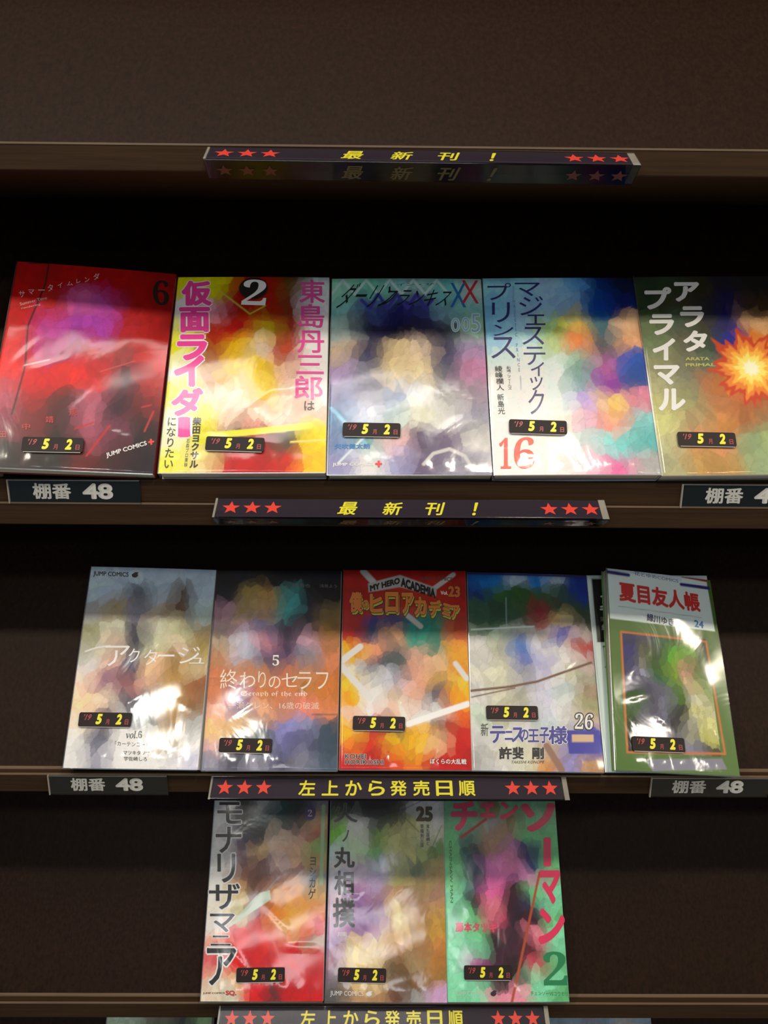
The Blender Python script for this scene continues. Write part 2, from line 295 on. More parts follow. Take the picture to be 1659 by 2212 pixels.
BOOKS = [
 {'id': 'r1b1', 'W': 128, 'H': 182, 'xyz': (-241.51, -7.93, 1.32), 'tra': (34.16, 0.4, 5.43), 't': 12, 'tw': 2.0, 'label': 'red and black comic book at the left end of the upper book row', 'edge': '822', 'grid': ['a22 a22 a22 a22 a22 922', 'b33 b44 c7a b6a a33 922', 'c33 c6a b6b b6b b44 a33', 'd33 b58 a57 b44 a55 c44', 'd44 c33 d43 c33 423 b44', 'b67 933 522 b78 423 733', '845 733 322 a67 745 322', '222 322 222 622 422 212'], 'ops': [('l', [(-54.82, 181.03), (-39.06, 182.39), (-38.98, 161.92), (-47.09, 122.64), (-43.84, 85.67), (-47.76, 44.57)], 1.26, '311'), ('l', [(1.07, 34.51), (14.43, 40.8)], 1.08, 'c22'), ('l', [(12.68, 12.52), (27.11, 39.04)], 1.44, 'c22'), ('l', [(49.46, 56.1), (56.45, 58.58)], 1.08, 'c33'), ('l', [(53.86, 35.59), (58.83, 53.1)], 1.26, 'c33'), ('l', [(-26.52, 93.16), (-44.52, 87.19)], 0.9, 'ecc'), ('l', [(14.36, 85.45), (39.63, 96.7)], 0.72, 'd55')], 'items': [{'k': 'chars', 'c': [('サ', (-58.69, 154.14), (-54.13, 154.51), (-57.78, 148.1)), ('マ', (-51.56, 155.84), (-46.98, 156.21), (-50.9, 151.43)), ('ー', (-43.77, 156.48), (-38.73, 156.89), (-43.66, 155.7)), ('タ', (-37.13, 162.08), (-32.98, 162.42), (-36.19, 155.41)), ('イ', (-29.52, 164.4), (-25.82, 164.71), (-28.83, 159.38)), ('ム', (-22.26, 166.13), (-17.62, 166.52), (-21.74, 162.22)), ('レ', (-15.12, 169.0), (-11.86, 169.27), (-14.61, 165.07)), ('ン', (-8.81, 171.23), (-5.07, 171.55), (-8.24, 166.73)), ('ダ', (-2.28, 175.79), (2.41, 176.18), (-1.51, 169.57))], 'col': 'ecc', 'b': 0.0, 'n': 'title_lettering'}, {'k': 'text', 's': 'Summer Time', 'q': [(-56.58, 143.22), (-36.49, 150.92), (-55.62, 140.54)], 'col': 'dbb', 'n': 'subtitle_lettering'}, {'k': 'text', 's': 'rendering', 'q': [(-54.56, 138.97), (-40.58, 143.93), (-53.78, 136.83)], 'col': 'dbb', 'n': 'subtitle_lettering'}, {'k': 'text', 's': '𝟔', 'q': [(46.04, 174.68), (59.07, 174.39), (48.47, 150.77)], 'col': '211', 'n': 'volume_number', 'b': -0.01}, {'k': 'chars', 'c': [('田', (-54.57, 29.79), (-49.85, 30.06), (-53.72, 24.44)), ('中', (-38.77, 37.14), (-32.71, 37.5), (-37.96, 31.74)), ('靖', (-22.27, 44.11), (-16.15, 44.48), (-21.42, 38.17)), ('規', (-5.62, 51.68), (0.55, 52.06), (-4.75, 45.17))], 'col': 'b33', 'b': 0.02, 'n': 'author_lettering'}, {'k': 'text', 's': 'JUMP COMICS', 'q': [(26.63, 15.43), (55.87, 27.52), (28.22, 10.92)], 'col': 'eee', 'b': 0.03, 'n': 'imprint_lettering'}, {'k': 'text', 's': '+', 'q': [(56.99, 28.77), (61.63, 29.83), (58.05, 23.67)], 'col': 'e43', 'b': 0.05, 'n': 'imprint_mark'}], 'st': [(-36.78, 23.94), (9.34, 25.08), (-35.37, 14.56)]},
 {'id': 'r1b2', 'W': 128, 'H': 182, 'xyz': (-109.42, -4.73, -0.21), 'tra': (36.8, -0.7, 0.22), 't': 12.3, 'tw': 0, 'label': 'yellow and white comic book with big pink vertical title and number 2', 'edge': 'eee', 'grid': ['ee4 dd3 a32 a32 753 dee', 'eef dab a32 a32 843 eef', 'ee8 b43 b32 ba4 943 fff', 'ee4 943 db3 dcb b54 fff', 'ffe ca8 ec4 ec4 dba fee', 'ee6 fdc fdc fc5 fdc fee', 'ffd ed3 fdc fdc fdc fcb', 'ffd dd3 554 a33 554 ed3', 'ee7 eda b33 b33 c43 fc4'], 'ops': [('e', (0.44, 170.51), 12.31, 11.36, '222'), ('l', [(-33.65, 31.35), (1.82, 34.35), (51.2, 40.44)], 5.68, 'ee3'), ('l', [(36.94, 26.11), (64.32, 28.09)], 1.52, 'fe8'), ('l', [(-32.24, 171.66), (-1.17, 144.59), (11.13, 152.77)], 1.14, 'cc4')], 'items': [{'k': 'chars', 'c': [('仮', (-60.93, 178.21), (-35.37, 178.25), (-58.8, 152.7)), ('面', (-60.66, 151.53), (-34.78, 151.55), (-58.57, 126.74)), ('ラ', (-60.14, 124.81), (-35.31, 124.82), (-58.01, 99.85)), ('イ', (-61.0, 104.83), (-36.27, 104.83), (-58.45, 75.36)), ('ダ', (-60.51, 74.29), (-34.79, 74.26), (-58.28, 48.92)), ('ー', (-52.86, 48.08), (-43.01, 48.07), (-51.36, 30.36), 90)], 'col': 'f4a', 'b': 0.05, 'o': ('fff', 0.085), 'n': 'title_lettering'}, {'k': 'vtext', 's': 'になりたい', 'q': [(-60.67, 47.89), (-53.77, 47.88), (-59.9, 4.09)], 'col': '222', 'b': 0.01, 'n': 'title_lettering'}, {'k': 'vtext', 's': '柴田ヨクサル', 'q': [(-40.87, 47.86), (-34.14, 47.84), (-40.42, 4.04)], 'col': '222', 'b': 0.04, 'n': 'author_lettering'}, {'k': 'vtext', 's': '石森プロ東映', 'q': [(-44.4, 28.82), (-41.85, 28.82), (-44.43, 4.74)], 'col': '555', 'n': 'credit_lettering'}, {'k': 'chars', 'c': [('東', (38.79, 179.21), (60.49, 179.25), (39.48, 155.74)), ('島', (39.03, 154.56), (60.35, 154.58), (39.72, 131.35)), ('丹', (38.84, 128.49), (60.83, 128.5), (39.49, 107.04)), ('三', (38.61, 104.81), (60.88, 104.81), (39.15, 87.19)), ('郎', (37.6, 85.55), (60.29, 85.54), (38.3, 63.51))], 'col': 'e5a', 'b': 0.015, 'n': 'title_lettering'}, {'k': 'chars', 'c': [('は', (46.18, 62.23), (54.39, 62.22), (46.41, 53.79))], 'col': '333', 'b': 0.02, 'n': 'title_lettering'}, {'k': 'text', 's': '𝟐', 'q': [(-7.96, 179.5), (12.45, 178.69), (-8.99, 153.69)], 'col': 'fff', 'b': 0, 'n': 'volume_number'}], 'st': [(-29.4, 29.3), (16.33, 27.68), (-28.67, 19.17)]},
 {'id': 'r1b3', 'W': 127, 'H': 182, 'xyz': (19.73, -3.81, -1.13), 'tra': (36.39, -0.41, -0.11), 't': 11, 'tw': 0, 'label': 'pale teal and grey comic book numbered 005, middle of the upper book row', 'edge': '334', 'grid': ['adc 8cb 9cc acc 8cc cdd', '9cc 67a 337 448 8ab 9cc', 'abb 335 224 335 445 acb', 'cba 446 dca dcb 446 a9b', 'bac 99a edb edb 778 c9b', '99b aab 78a eee bbb a9a', '79b dde cdd eed ddd 99a', '89b 9bb ecc 546 657 bbb', 'aac eee aac 657 99a 99a'], 'ops': [('l', [(-63.83, 166.06), (-54.15, 180.39), (-44.04, 166.1), (-34.2, 180.43), (-24.24, 166.14), (-14.25, 180.48), (-4.43, 166.18), (5.72, 180.52), (15.39, 166.23), (25.7, 180.56), (35.22, 166.27)], 2.29, 'cee'), ('l', [(-38.07, 160.22), (-31.14, 152.04), (-24.24, 166.14), (-16.4, 152.06), (-8.4, 166.18), (0.32, 152.09), (8.45, 166.21), (15.08, 152.12), (21.19, 160.33)], 3.24, '44a'), ('l', [(-61.69, 57.93), (-34.49, 26.95)], 2.86, '8ce'), ('l', [(-55.29, 9.87), (-35.43, 32.04)], 1.91, 'dee'), ('l', [(10.99, 8.86), (18.49, 17.86), (31.42, 21.89), (43.08, 15.85), (48.13, 5.87)], 2.86, 'ccc')], 'items': [{'k': 'text', 's': 'ダーリン', 'q': [(-48.13, 177.64), (-4.3, 177.5), (-61.1, 151.98)], 'col': '122', 'b': -0.004, 'n': 'title_lettering'}, {'k': 'text', 's': 'フランキス', 'q': [(-14.31, 171.15), (40.33, 170.43), (-22.29, 154.62)], 'col': '122', 'b': -0.004, 'n': 'title_lettering'}, {'k': 'text', 's': 'イン・ザ', 'q': [(-7.79, 177.13), (23.61, 177.2), (-8.82, 174.26)], 'col': '456', 'n': 'title_lettering'}, {'k': 'chars', 'c': [('X', (37.09, 177.59), (50.56, 177.62), (36.27, 153.09))], 'col': '27b', 'b': 0.0, 'n': 'title_mark'}, {'k': 'chars', 'c': [('X', (46.68, 180.37), (61.47, 180.4), (45.78, 157.09))], 'col': 'c34', 'b': 0.0, 'n': 'title_mark'}, {'k': 'chars', 'c': [('0', (36.89, 142.3), (43.74, 142.31), (36.44, 129.11)), ('0', (45.73, 143.12), (52.1, 143.13), (45.21, 129.7)), ('5', (53.72, 146.61), (61.09, 146.62), (52.95, 128.57))], 'col': '9bd', 'b': -0.0, 'o': ('dff', 0.03), 'n': 'volume_number'}, {'k': 'text', 's': '矢吹健太朗', 'q': [(-58.31, 26.44), (-30.82, 26.44), (-58.41, 21.89)], 'col': '38c', 'b': 0.03, 'n': 'author_lettering'}, {'k': 'text', 's': 'JUMP COMICS', 'q': [(-59.83, 10.07), (-28.06, 10.06), (-59.76, 6.69)], 'col': 'eee', 'b': 0.03, 'n': 'imprint_lettering'}, {'k': 'text', 's': '+', 'q': [(-26.7, 11.86), (-21.24, 11.86), (-26.69, 6.09)], 'col': 'e44', 'b': 0.05, 'n': 'imprint_mark'}], 'st': [(-52.15, 43.34), (-6.99, 42.32), (-52.0, 33.06)]},
 {'id': 'r1b4', 'W': 129, 'H': 182, 'xyz': (149.34, -3.38, -0.33), 'tra': (35.95, -0.59, -0.28), 't': 12.4, 'tw': 0, 'label': 'sky blue and white comic book with navy vertical title and red number 16', 'edge': 'eef', 'grid': ['adf adf bdf 8be 148 124', '9ce ace ace 9bd 15a 237', '9ce ace bd8 dc7 478 eca', 'bdf cef cda e96 356 eb9', 'eff eff eff 9ba b7a 36b', 'fff fff eff 8aa 94a 259', 'eff fff eff cbe ec8 d9a', 'fff fff ffe dbc ea9 9cc', 'fff fff ffe cdd 9dd 7bb', 'fff fff fee ecd d7a bbb'], 'ops': [('l', [(-38.66, 174.05), (-39.29, 161.08)], 0.57, '79b'), ('l', [(-38.52, 86.8), (-38.84, 74.97)], 0.57, '79b')], 'items': [{'k': 'chars', 'c': [('プ', (-60.4, 177.09), (-40.47, 177.02), (-61.3, 159.99)), ('リ', (-57.67, 157.64), (-42.67, 157.59), (-58.74, 138.02)), ('ン', (-57.49, 135.73), (-41.11, 135.67), (-58.09, 124.97)), ('ス', (-59.99, 123.85), (-40.12, 123.77), (-61.09, 103.48)), ('マ', (-37.26, 177.25), (-15.72, 177.18), (-38.14, 163.66)), ('ジ', (-34.39, 163.41), (-14.39, 163.34), (-35.64, 144.59)), ('ェ', (-29.7, 145.37), (-13.81, 145.32), (-30.42, 135.06)), ('ス', (-33.65, 133.37), (-15.72, 133.3), (-34.81, 116.24)), ('テ', (-33.98, 114.23), (-16.23, 114.16), (-35.15, 97.12)), ('ィ', (-29.03, 99.83), (-18.31, 99.79), (-29.96, 86.76)), ('ッ', (-30.76, 86.22), (-20.5, 86.18), (-31.64, 73.88)), ('ク', (-32.92, 74.41), (-20.27, 74.36), (-34.48, 52.27))], 'col': '337', 'b': 0.0, 'n': 'title_lettering'}, {'k': 'chars', 'c': [('𝟏', (-58.79, 31.78), (-49.57, 31.74), (-60.31, 5.41)), ('𝟔', (-47.23, 32.24), (-31.1, 32.17), (-48.97, 5.16))], 'col': 'e54', 'b': -0.01, 'n': 'volume_number'}, {'k': 'vtext', 's': '綾峰欄人', 'q': [(-58.88, 96.66), (-52.67, 96.64), (-58.44, 73.99)], 'col': '333', 'b': 0.01, 'n': 'author_lettering'}, {'k': 'vtext', 's': '新島光', 'q': [(-58.43, 70.79), (-52.97, 70.77), (-58.33, 52.69)], 'col': '333', 'b': 0.01, 'n': 'author_lettering'}, {'k': 'vtext', 's': '創通／フィールズ', 'q': [(-49.36, 96.08), (-46.02, 96.07), (-49.25, 74.48)], 'col': '444', 'n': 'credit_lettering'}, {'k': 'vtext', 's': 'MAJESTIC', 'q': [(-40.06, 159.91), (-38.08, 159.91), (-40.28, 124.34)], 'col': '79b', 'n': 'credit_lettering'}, {'k': 'vtext', 's': 'PRINCE', 'q': [(-40.33, 117.6), (-38.39, 117.6), (-39.94, 91.14)], 'col': '79b', 'n': 'credit_lettering'}], 'st': [(-50.53, 46.11), (-4.86, 44.16), (-51.13, 36.34)]},
 {'id': 'r1b5', 'W': 128, 'H': 182, 'xyz': (278.28, -3.69, 0.77), 'tra': (35.3, -1.06, 0.13), 't': 14.5, 'tw': 0, 'label': 'olive green comic book with white block title and fiery orange burst', 'edge': '443', 'grid': ['343 343 332 223 222 222', '343 443 333 225 432 432', '675 565 443 226 ca8 b97', '786 665 454 339 d83 e95', '997 776 676 d53 fd6 fe9', 'aa8 887 a75 e93 fc5 fda', 'bb8 997 b86 b75 a64 b86', 'cc9 a97 c96 a75 997 9a8', 'bb9 c97 c97 9a8 ab8 ab8', 'aa8 b96 b96 9a8 ab9 ab8'], 'ops': [('b', (21.26, 93.19), 29.44, 31.04, ['c42', 'e83', 'fb4', 'fe7', 'ffd'])], 'items': [{'k': 'chars', 'c': [('ア', (-30.37, 176.4), (-9.04, 176.27), (-33.08, 156.93)), ('ラ', (-28.67, 152.4), (-8.51, 152.27), (-31.56, 132.04)), ('タ', (-29.28, 128.89), (-9.37, 128.75), (-32.16, 108.8)), ('プ', (-56.01, 171.65), (-33.37, 171.51), (-58.8, 149.62)), ('ラ', (-55.26, 145.14), (-34.74, 145.0), (-57.86, 124.94)), ('イ', (-55.55, 121.82), (-36.9, 121.68), (-58.27, 100.88)), ('マ', (-57.91, 96.84), (-36.83, 96.67), (-60.27, 78.7)), ('ル', (-56.74, 75.42), (-35.2, 75.24), (-59.39, 55.47))], 'col': 'eee', 'b': 0.045, 'n': 'title_lettering'}, {'k': 'text', 's': 'ARATA', 'q': [(-31.1, 103.71), (-11.44, 103.55), (-31.54, 100.67)], 'col': 'bb6', 'b': 0.04, 'n': 'subtitle_lettering'}, {'k': 'text', 's': 'PRIMAL', 'q': [(-31.9, 98.14), (-7.4, 97.95), (-32.34, 95.13)], 'col': 'bb6', 'b': 0.04, 'n': 'subtitle_lettering'}], 'st': [(-48.27, 35.34), (-1.51, 33.78), (-49.54, 25.03)]},
 {'id': 'r2b1', 'W': 114, 'H': 177, 'xyz': (-213.65, -7.74, -257.82), 'tra': (35.68, 0.58, 1.33), 't': 17.5, 'tw': 2.5, 'label': 'white comic book with tan picture and white brush title, left end of middle row', 'edge': 'fff', 'grid': ['cde cde cde cde cde cde', 'cde cde 556 cde 654 cde', 'bbb a97 99a cba 754 cdd', 'aa8 ddc 445 ddc ddb a97', 'ccb dcb 445 ddb dcb a96', 'eee dba 446 eca a85 dca', 'fdc 978 a77 dba b95 964', 'fdb edc 667 556 b95 975', 'fed 877 eee 567 a85 bbb', 'eee 667 fff fff 986 eee', 'eee 99a fff fff eee dde'], 'ops': [('l', [(-51.66, 98.84), (-42.77, 102.33), (-30.82, 104.28)], 1.12, 'fff')], 'items': [{'k': 'text', 's': 'JUMP COMICS', 'q': [(-54.67, 172.74), (-22.27, 172.27), (-54.09, 167.19)], 'col': '222', 'b': 0.02, 'n': 'imprint_lettering'}, {'k': 'logo', 'q': [(-19.58, 172.54), (-13.09, 172.68), (-18.94, 167.28)], 'col': '222', 'n': 'imprint_mark'}, {'k': 'chars', 'c': [('ア', (-34.6, 104.39), (-12.83, 104.82), (-32.16, 86.05)), ('ク', (-13.79, 101.95), (-3.75, 102.15), (-12.28, 89.71)), ('タ', (0.11, 101.28), (11.85, 101.51), (1.7, 87.63)), ('ー', (12.79, 97.26), (27.34, 97.54), (13.0, 95.37)), ('ジ', (29.92, 104.53), (49.45, 104.91), (31.45, 89.61)), ('ュ', (40.77, 94.96), (53.93, 95.22), (41.28, 89.79))], 'col': 'fff', 'b': 0.0, 'n': 'title_lettering'}, {'k': 'text', 's': '𝑣𝑜𝑙.𝟔', 'q': [(-7.13, 31.01), (6.47, 31.23), (-6.37, 24.84)], 'col': '333', 'b': 0.01, 'n': 'volume_number'}, {'k': 'text', 's': '「カーテンコール」', 'q': [(-15.56, 22.5), (16.19, 21.69), (-15.06, 18.56)], 'col': '555', 'n': 'subtitle_lettering'}, {'k': 'text', 's': 'マツキタツヤ', 'q': [(-7.36, 14.76), (15.0, 14.67), (-6.95, 11.46)], 'col': '555', 'b': 0.01, 'n': 'author_lettering'}, {'k': 'text', 's': '宇佐崎しろ', 'q': [(-6.32, 9.99), (13.21, 9.86), (-5.88, 6.54)], 'col': '555', 'b': 0.01, 'n': 'author_lettering'}], 'st': [(-50.25, 45.17), (-2.97, 45.35), (-48.92, 34.75)]},
 {'id': 'r2b2', 'W': 115, 'H': 177, 'xyz': (-95.69, -8.76, -258.33), 'tra': (36.65, -0.11, -0.16), 't': 16.2, 'tw': 0, 'label': 'black and peach comic book with pale handwritten style title and number 5', 'edge': 'dcc', 'grid': ['112 112 112 112 112 112', '223 a96 b96 6aa 112 222', 'b9a ba7 ca8 6bb 324 875', '877 cab 88a 324 334 974', 'ba9 dde c9a 435 cab b86', 'c97 ccd 557 657 99a d97', 'c86 c97 c97 c86 c97 c85', 'c86 a79 c85 c86 b85 c85', 'eba 88b eb9 c98 e98 d97', 'ec9 ec9 445 99c 99b 456', 'dbb 445 677 77a 668 456', '99a 556 aab 556 889 567'], 'ops': [('l', [(57.43, 46.64), (35.27, 46.59)], 0.76, '345')], 'items': [{'k': 'chars', 'c': [('終', (-47.96, 85.48), (-32.72, 85.52), (-46.64, 68.1)), ('わ', (-30.4, 83.19), (-16.58, 83.22), (-29.47, 69.25)), ('り', (-13.99, 83.98), (-7.22, 84.0), (-13.13, 69.29)), ('の', (-4.53, 79.52), (5.98, 79.54), (-3.96, 68.85)), ('セ', (6.79, 82.16), (20.9, 82.2), (7.37, 70.08)), ('ラ', (20.85, 83.32), (33.55, 83.35), (21.46, 68.27)), ('フ', (37.32, 83.18), (48.33, 83.21), (37.8, 68.31))], 'col': 'fed', 'b': 0.0, 'n': 'title_lettering'}, {'k': 'text', 's': '𝟓', 'q': [(-2.04, 98.36), (3.84, 98.37), (-1.55, 88.9)], 'col': 'fff', 'b': -0.02, 'n': 'volume_number'}, {'k': 'text', 's': '𝕾𝖊𝖗𝖆𝖕𝖍 𝖔𝖋 𝖙𝖍𝖊 𝖊𝖓𝖉', 'q': [(-28.38, 66.95), (30.11, 66.63), (-28.02, 61.44)], 'col': 'fdc', 'b': 0.0, 'n': 'subtitle_lettering'}, {'k': 'text', 's': '一瀬グレン、16歳の破滅', 'q': [(-38.41, 57.3), (40.49, 57.03), (-37.97, 51.22)], 'col': 'fdc', 'n': 'subtitle_lettering'}, {'k': 'text', 's': '鏡 貴也', 'q': [(12.65, 164.75), (29.32, 164.3), (12.79, 161.4)], 'col': '777', 'n': 'author_lettering'}, {'k': 'text', 's': '浅見よう', 'q': [(38.15, 164.13), (53.84, 163.77), (38.24, 161.08)], 'col': '777', 'n': 'author_lettering'}], 'st': [(-43.91, 25.91), (1.76, 25.12), (-43.58, 15.56)]},
 {'id': 'r2b3', 'W': 113.2, 'H': 177, 'xyz': (20.35, -7, -258.33), 'tra': (36.29, 0.04, 0.36), 't': 16.3, 'tw': 0, 'label': 'orange and red comic book numbered 23 with blocky orange title', 'edge': 'eaa', 'grid': ['a32 a32 a32 a32 a32 a32', 'a32 a32 b43 b43 b43 a32', 'b32 b43 b43 b43 b43 b32', 'b32 448 448 388 387 a43', 'c43 457 eb9 398 387 c74', 'eb4 fb9 456 dba 487 fb4', 'eee 667 566 eba eca ea3', 'ec6 eee ccd eba ca7 ec6', 'fb3 fff dcb dba 667 fa3', 'fcb fee fdc eee eee d73', 'eb4 b44 765 eb5 865 c43', 'd83 c43 db4 eb5 eca b33', 'b33 b33 c53 d83 b33 b33'], 'ops': [('l', [(-38.32, 175.9), (-25.38, 161.73)], 5.69, 'ccc'), ('l', [(2.9, 133.96), (14.41, 124.23)], 4.74, 'ccc'), ('l', [(45.65, 173.56), (27.61, 160.15)], 4.27, 'ccc'), ('l', [(-56.16, 92.93), (-40.24, 105.43)], 5.69, 'eee'), ('l', [(-56.51, 87.27), (-31.19, 60.5)], 5.69, 'eee'), ('l', [(2.27, 38.04), (55.07, 55.54)], 5.21, 'fff'), ('l', [(45.32, 90.8), (54.87, 77.7)], 4.74, 'eee'), ('p', [(-33.74, 164.19), (-4.25, 172.61), (29.77, 160.17), (28.94, 152.6), (-4.29, 160.9), (-33.16, 155.8)], 'bbb')], 'items': [{'k': 'text', 's': 'MY HERO', 'q': [(-32.25, 162.38), (-4.55, 170.25), (-31.7, 156.42)], 'col': '111', 'b': 0.06, 'n': 'subtitle_lettering'}, {'k': 'text', 's': 'ACADEMIA', 'q': [(-3.37, 170.57), (28.58, 159.35), (-3.4, 161.41)], 'col': '111', 'b': 0.06, 'n': 'subtitle_lettering'}, {'k': 'chars', 'c': [('僕', (-49.74, 153.95), (-38.22, 154.05), (-49.37, 134.54)), ('の', (-37.93, 146.54), (-32.09, 146.59), (-37.82, 138.58)), ('ヒ', (-31.17, 152.1), (-19.45, 152.2), (-30.99, 134.19)), ('ロ', (-17.31, 154.22), (-4.8, 154.33), (-17.25, 134.3)), ('ア', (-1.86, 153.85), (8.9, 153.94), (-1.95, 133.43)), ('カ', (9.84, 149.93), (20.58, 150.02), (9.66, 132.24)), ('デ', (22.68, 147.03), (34.2, 147.13), (22.44, 131.65)), ('ミ', (35.12, 144.34), (42.92, 144.4), (34.81, 130.77)), ('ア', (42.86, 142.21), (51.14, 142.28), (42.55, 130.14))], 'col': 'cc4', 'b': 0.06, 'o': ('311', 0.1), 'n': 'title_shadow'}, {'k': 'chars', 'c': [('僕', (-50.95, 155.96), (-39.23, 156.05), (-50.58, 136.7)), ('の', (-38.73, 148.53), (-32.89, 148.58), (-38.62, 140.56)), ('ヒ', (-32.17, 154.4), (-20.25, 154.5), (-31.98, 136.45)), ('ロ', (-18.0, 156.23), (-5.57, 156.34), (-17.93, 136.57)), ('ア', (-2.83, 155.86), (8.13, 155.95), (-2.91, 135.7)), ('カ', (8.88, 151.93), (19.83, 152.02), (8.72, 134.6)), ('デ', (21.94, 149.03), (33.46, 149.12), (21.7, 134.11)), ('ミ', (34.18, 146.33), (42.19, 146.39), (33.9, 133.03)), ('ア', (41.94, 144.4), (50.43, 144.46), (41.63, 132.3))], 'col': 'e83', 'b': 0.05, 'o': ('311', 0.08), 'n': 'title_lettering', 'dy': 0.25}, {'k': 'text', 's': 'Vol.', 'q': [(33.25, 157.67), (40.12, 157.43), (33.18, 154.14)], 'col': 'fff', 'b': 0.04, 'n': 'volume_number'}, {'k': 'text', 's': '23', 'q': [(40.44, 162.49), (51.54, 162.18), (39.98, 151.99)], 'col': 'd73', 'b': 0.05, 'o': ('311', 0.08), 'n': 'volume_number'}, {'k': 'text', 's': 'JUMP COMICS', 'q': [(14.49, 171.24), (44.59, 170.68), (14.43, 166.64)], 'col': '644', 'b': 0.02, 'n': 'imprint_lettering'}, {'k': 'text', 's': 'KOHEI', 'q': [(-51.89, 12.98), (-33.87, 12.9), (-51.8, 9.06)], 'col': '222', 'b': 0.02, 'o': ('ddd', 0.06), 'n': 'author_lettering'}, {'k': 'text', 's': 'HORIKOSHI', 'q': [(-51.79, 8.19), (-18.83, 8.18), (-51.7, 4.29)], 'col': '222', 'b': 0.02, 'o': ('ddd', 0.06), 'n': 'author_lettering'}, {'k': 'text', 's': 'ぼくらの大乱戦', 'q': [(21.19, 9.43), (52.34, 9.15), (21.12, 5.09)], 'col': 'fff', 'b': 0.015, 'o': ('222', 0.05), 'n': 'subtitle_lettering'}], 'st': [(-45.61, 43.15), (-0.02, 42.51), (-45.63, 34.01)]},
 {'id': 'r2b4', 'W': 112.8, 'H': 177, 'xyz': (133.8, -7.04, -259.24), 'tra': (37.84, 0.6, 0.99), 't': 14.3, 'tw': 2.2, 'label': 'blue topped comic book numbered 26 with purple brush title over pale grey', 'edge': '347', 'grid': ['37b 48c bcd 48c bcd 249', '248 474 363 464 465 249', '465 354 464 934 454 354', '465 465 465 a55 dc9 454', '9a9 bcb bbb ccc 44a cbb', 'ddd bba 47b dde ddd a44', 'ddd ddc 67b cce eee cbb', 'eed ddc aab dde ddc bba', 'ddd ddc bbb dde cdd a98', 'ddd ccb bba dde ddd aa8', 'cdc bba ccc cdd ddd cba', 'ddd ddd ddd bbc bbb 55b', 'ccc ddc ddc cba 88b 66b', 'bbb ddd ddc c96 99c b97'], 'ops': [('l', [(-53.81, 122.39), (3.72, 126.53)], 1.34, 'dee'), ('l', [(-55.37, 67.33), (-22.21, 71.2), (3.64, 76.36), (53.66, 94.38)], 2.11, '754'), ('l', [(-55.06, 61.78), (-16.58, 70.37)], 1.15, '754'), ('l', [(-20.9, 153.13), (-21.63, 126.01)], 0.77, '9bb'), ('p', [(25.74, 34.49), (55.07, 34.99), (54.24, 15.4), (27.52, 14.97)], '44a'), ('p', [(31.04, 31.0), (50.1, 31.31), (49.74, 25.06), (30.84, 24.75)], 'db9'), ('l', [(8.6, 20.84), (20.14, 1.77)], 5.75, '976'), ('l', [(-58.28, 175.99), (55.65, 175.93)], 2.49, '337')], 'items': [{'k': 'chars', 'c': [('テ', (-40.0, 37.42), (-26.54, 37.65), (-40.54, 22.68)), ('ニ', (-27.2, 33.15), (-20.07, 33.27), (-27.54, 25.56)), ('ス', (-21.03, 36.39), (-10.63, 36.57), (-21.63, 23.7)), ('の', (-13.88, 34.72), (-6.45, 34.85), (-14.35, 25.6)), ('王', (-7.0, 35.02), (2.84, 35.18), (-7.62, 23.94)), ('子', (3.13, 36.81), (11.69, 36.95), (2.3, 23.21)), ('様', (11.11, 38.02), (27.6, 38.3), (10.09, 22.46))], 'col': '449', 'b': 0.03, 'o': ('eee', 0.065), 'n': 'title_lettering'}, {'k': 'chars', 'c': [('許', (-32.85, 19.72), (-21.63, 19.9), (-33.28, 9.44)), ('斐', (-21.17, 19.91), (-11.51, 20.07), (-21.66, 9.63)), ('剛', (-4.08, 19.75), (5.97, 19.91), (-4.64, 9.9))], 'col': '222', 'b': 0.035, 'o': ('ddd', 0.06), 'n': 'author_lettering'}, {'k': 'text', 's': 'TAKESHI KONOMI', 'q': [(-22.36, 8.48), (5.55, 8.93), (-23.2, 6.12)], 'col': '333', 'n': 'author_lettering'}, {'k': 'text', 's': '𝟐𝟔', 'q': [(35.71, 49.15), (51.45, 48.97), (34.01, 35.71)], 'col': 'eee', 'b': 0.0, 'o': ('222', 0.06), 'n': 'volume_number'}, {'k': 'chars', 'c': [('新', (-47.81, 39.54), (-41.31, 39.65), (-48.16, 28.6))], 'col': '555', 'b': 0.01, 'n': 'title_lettering'}], 'st': [(-42.5, 53.08), (2.26, 53.32), (-43.02, 43.69)]},
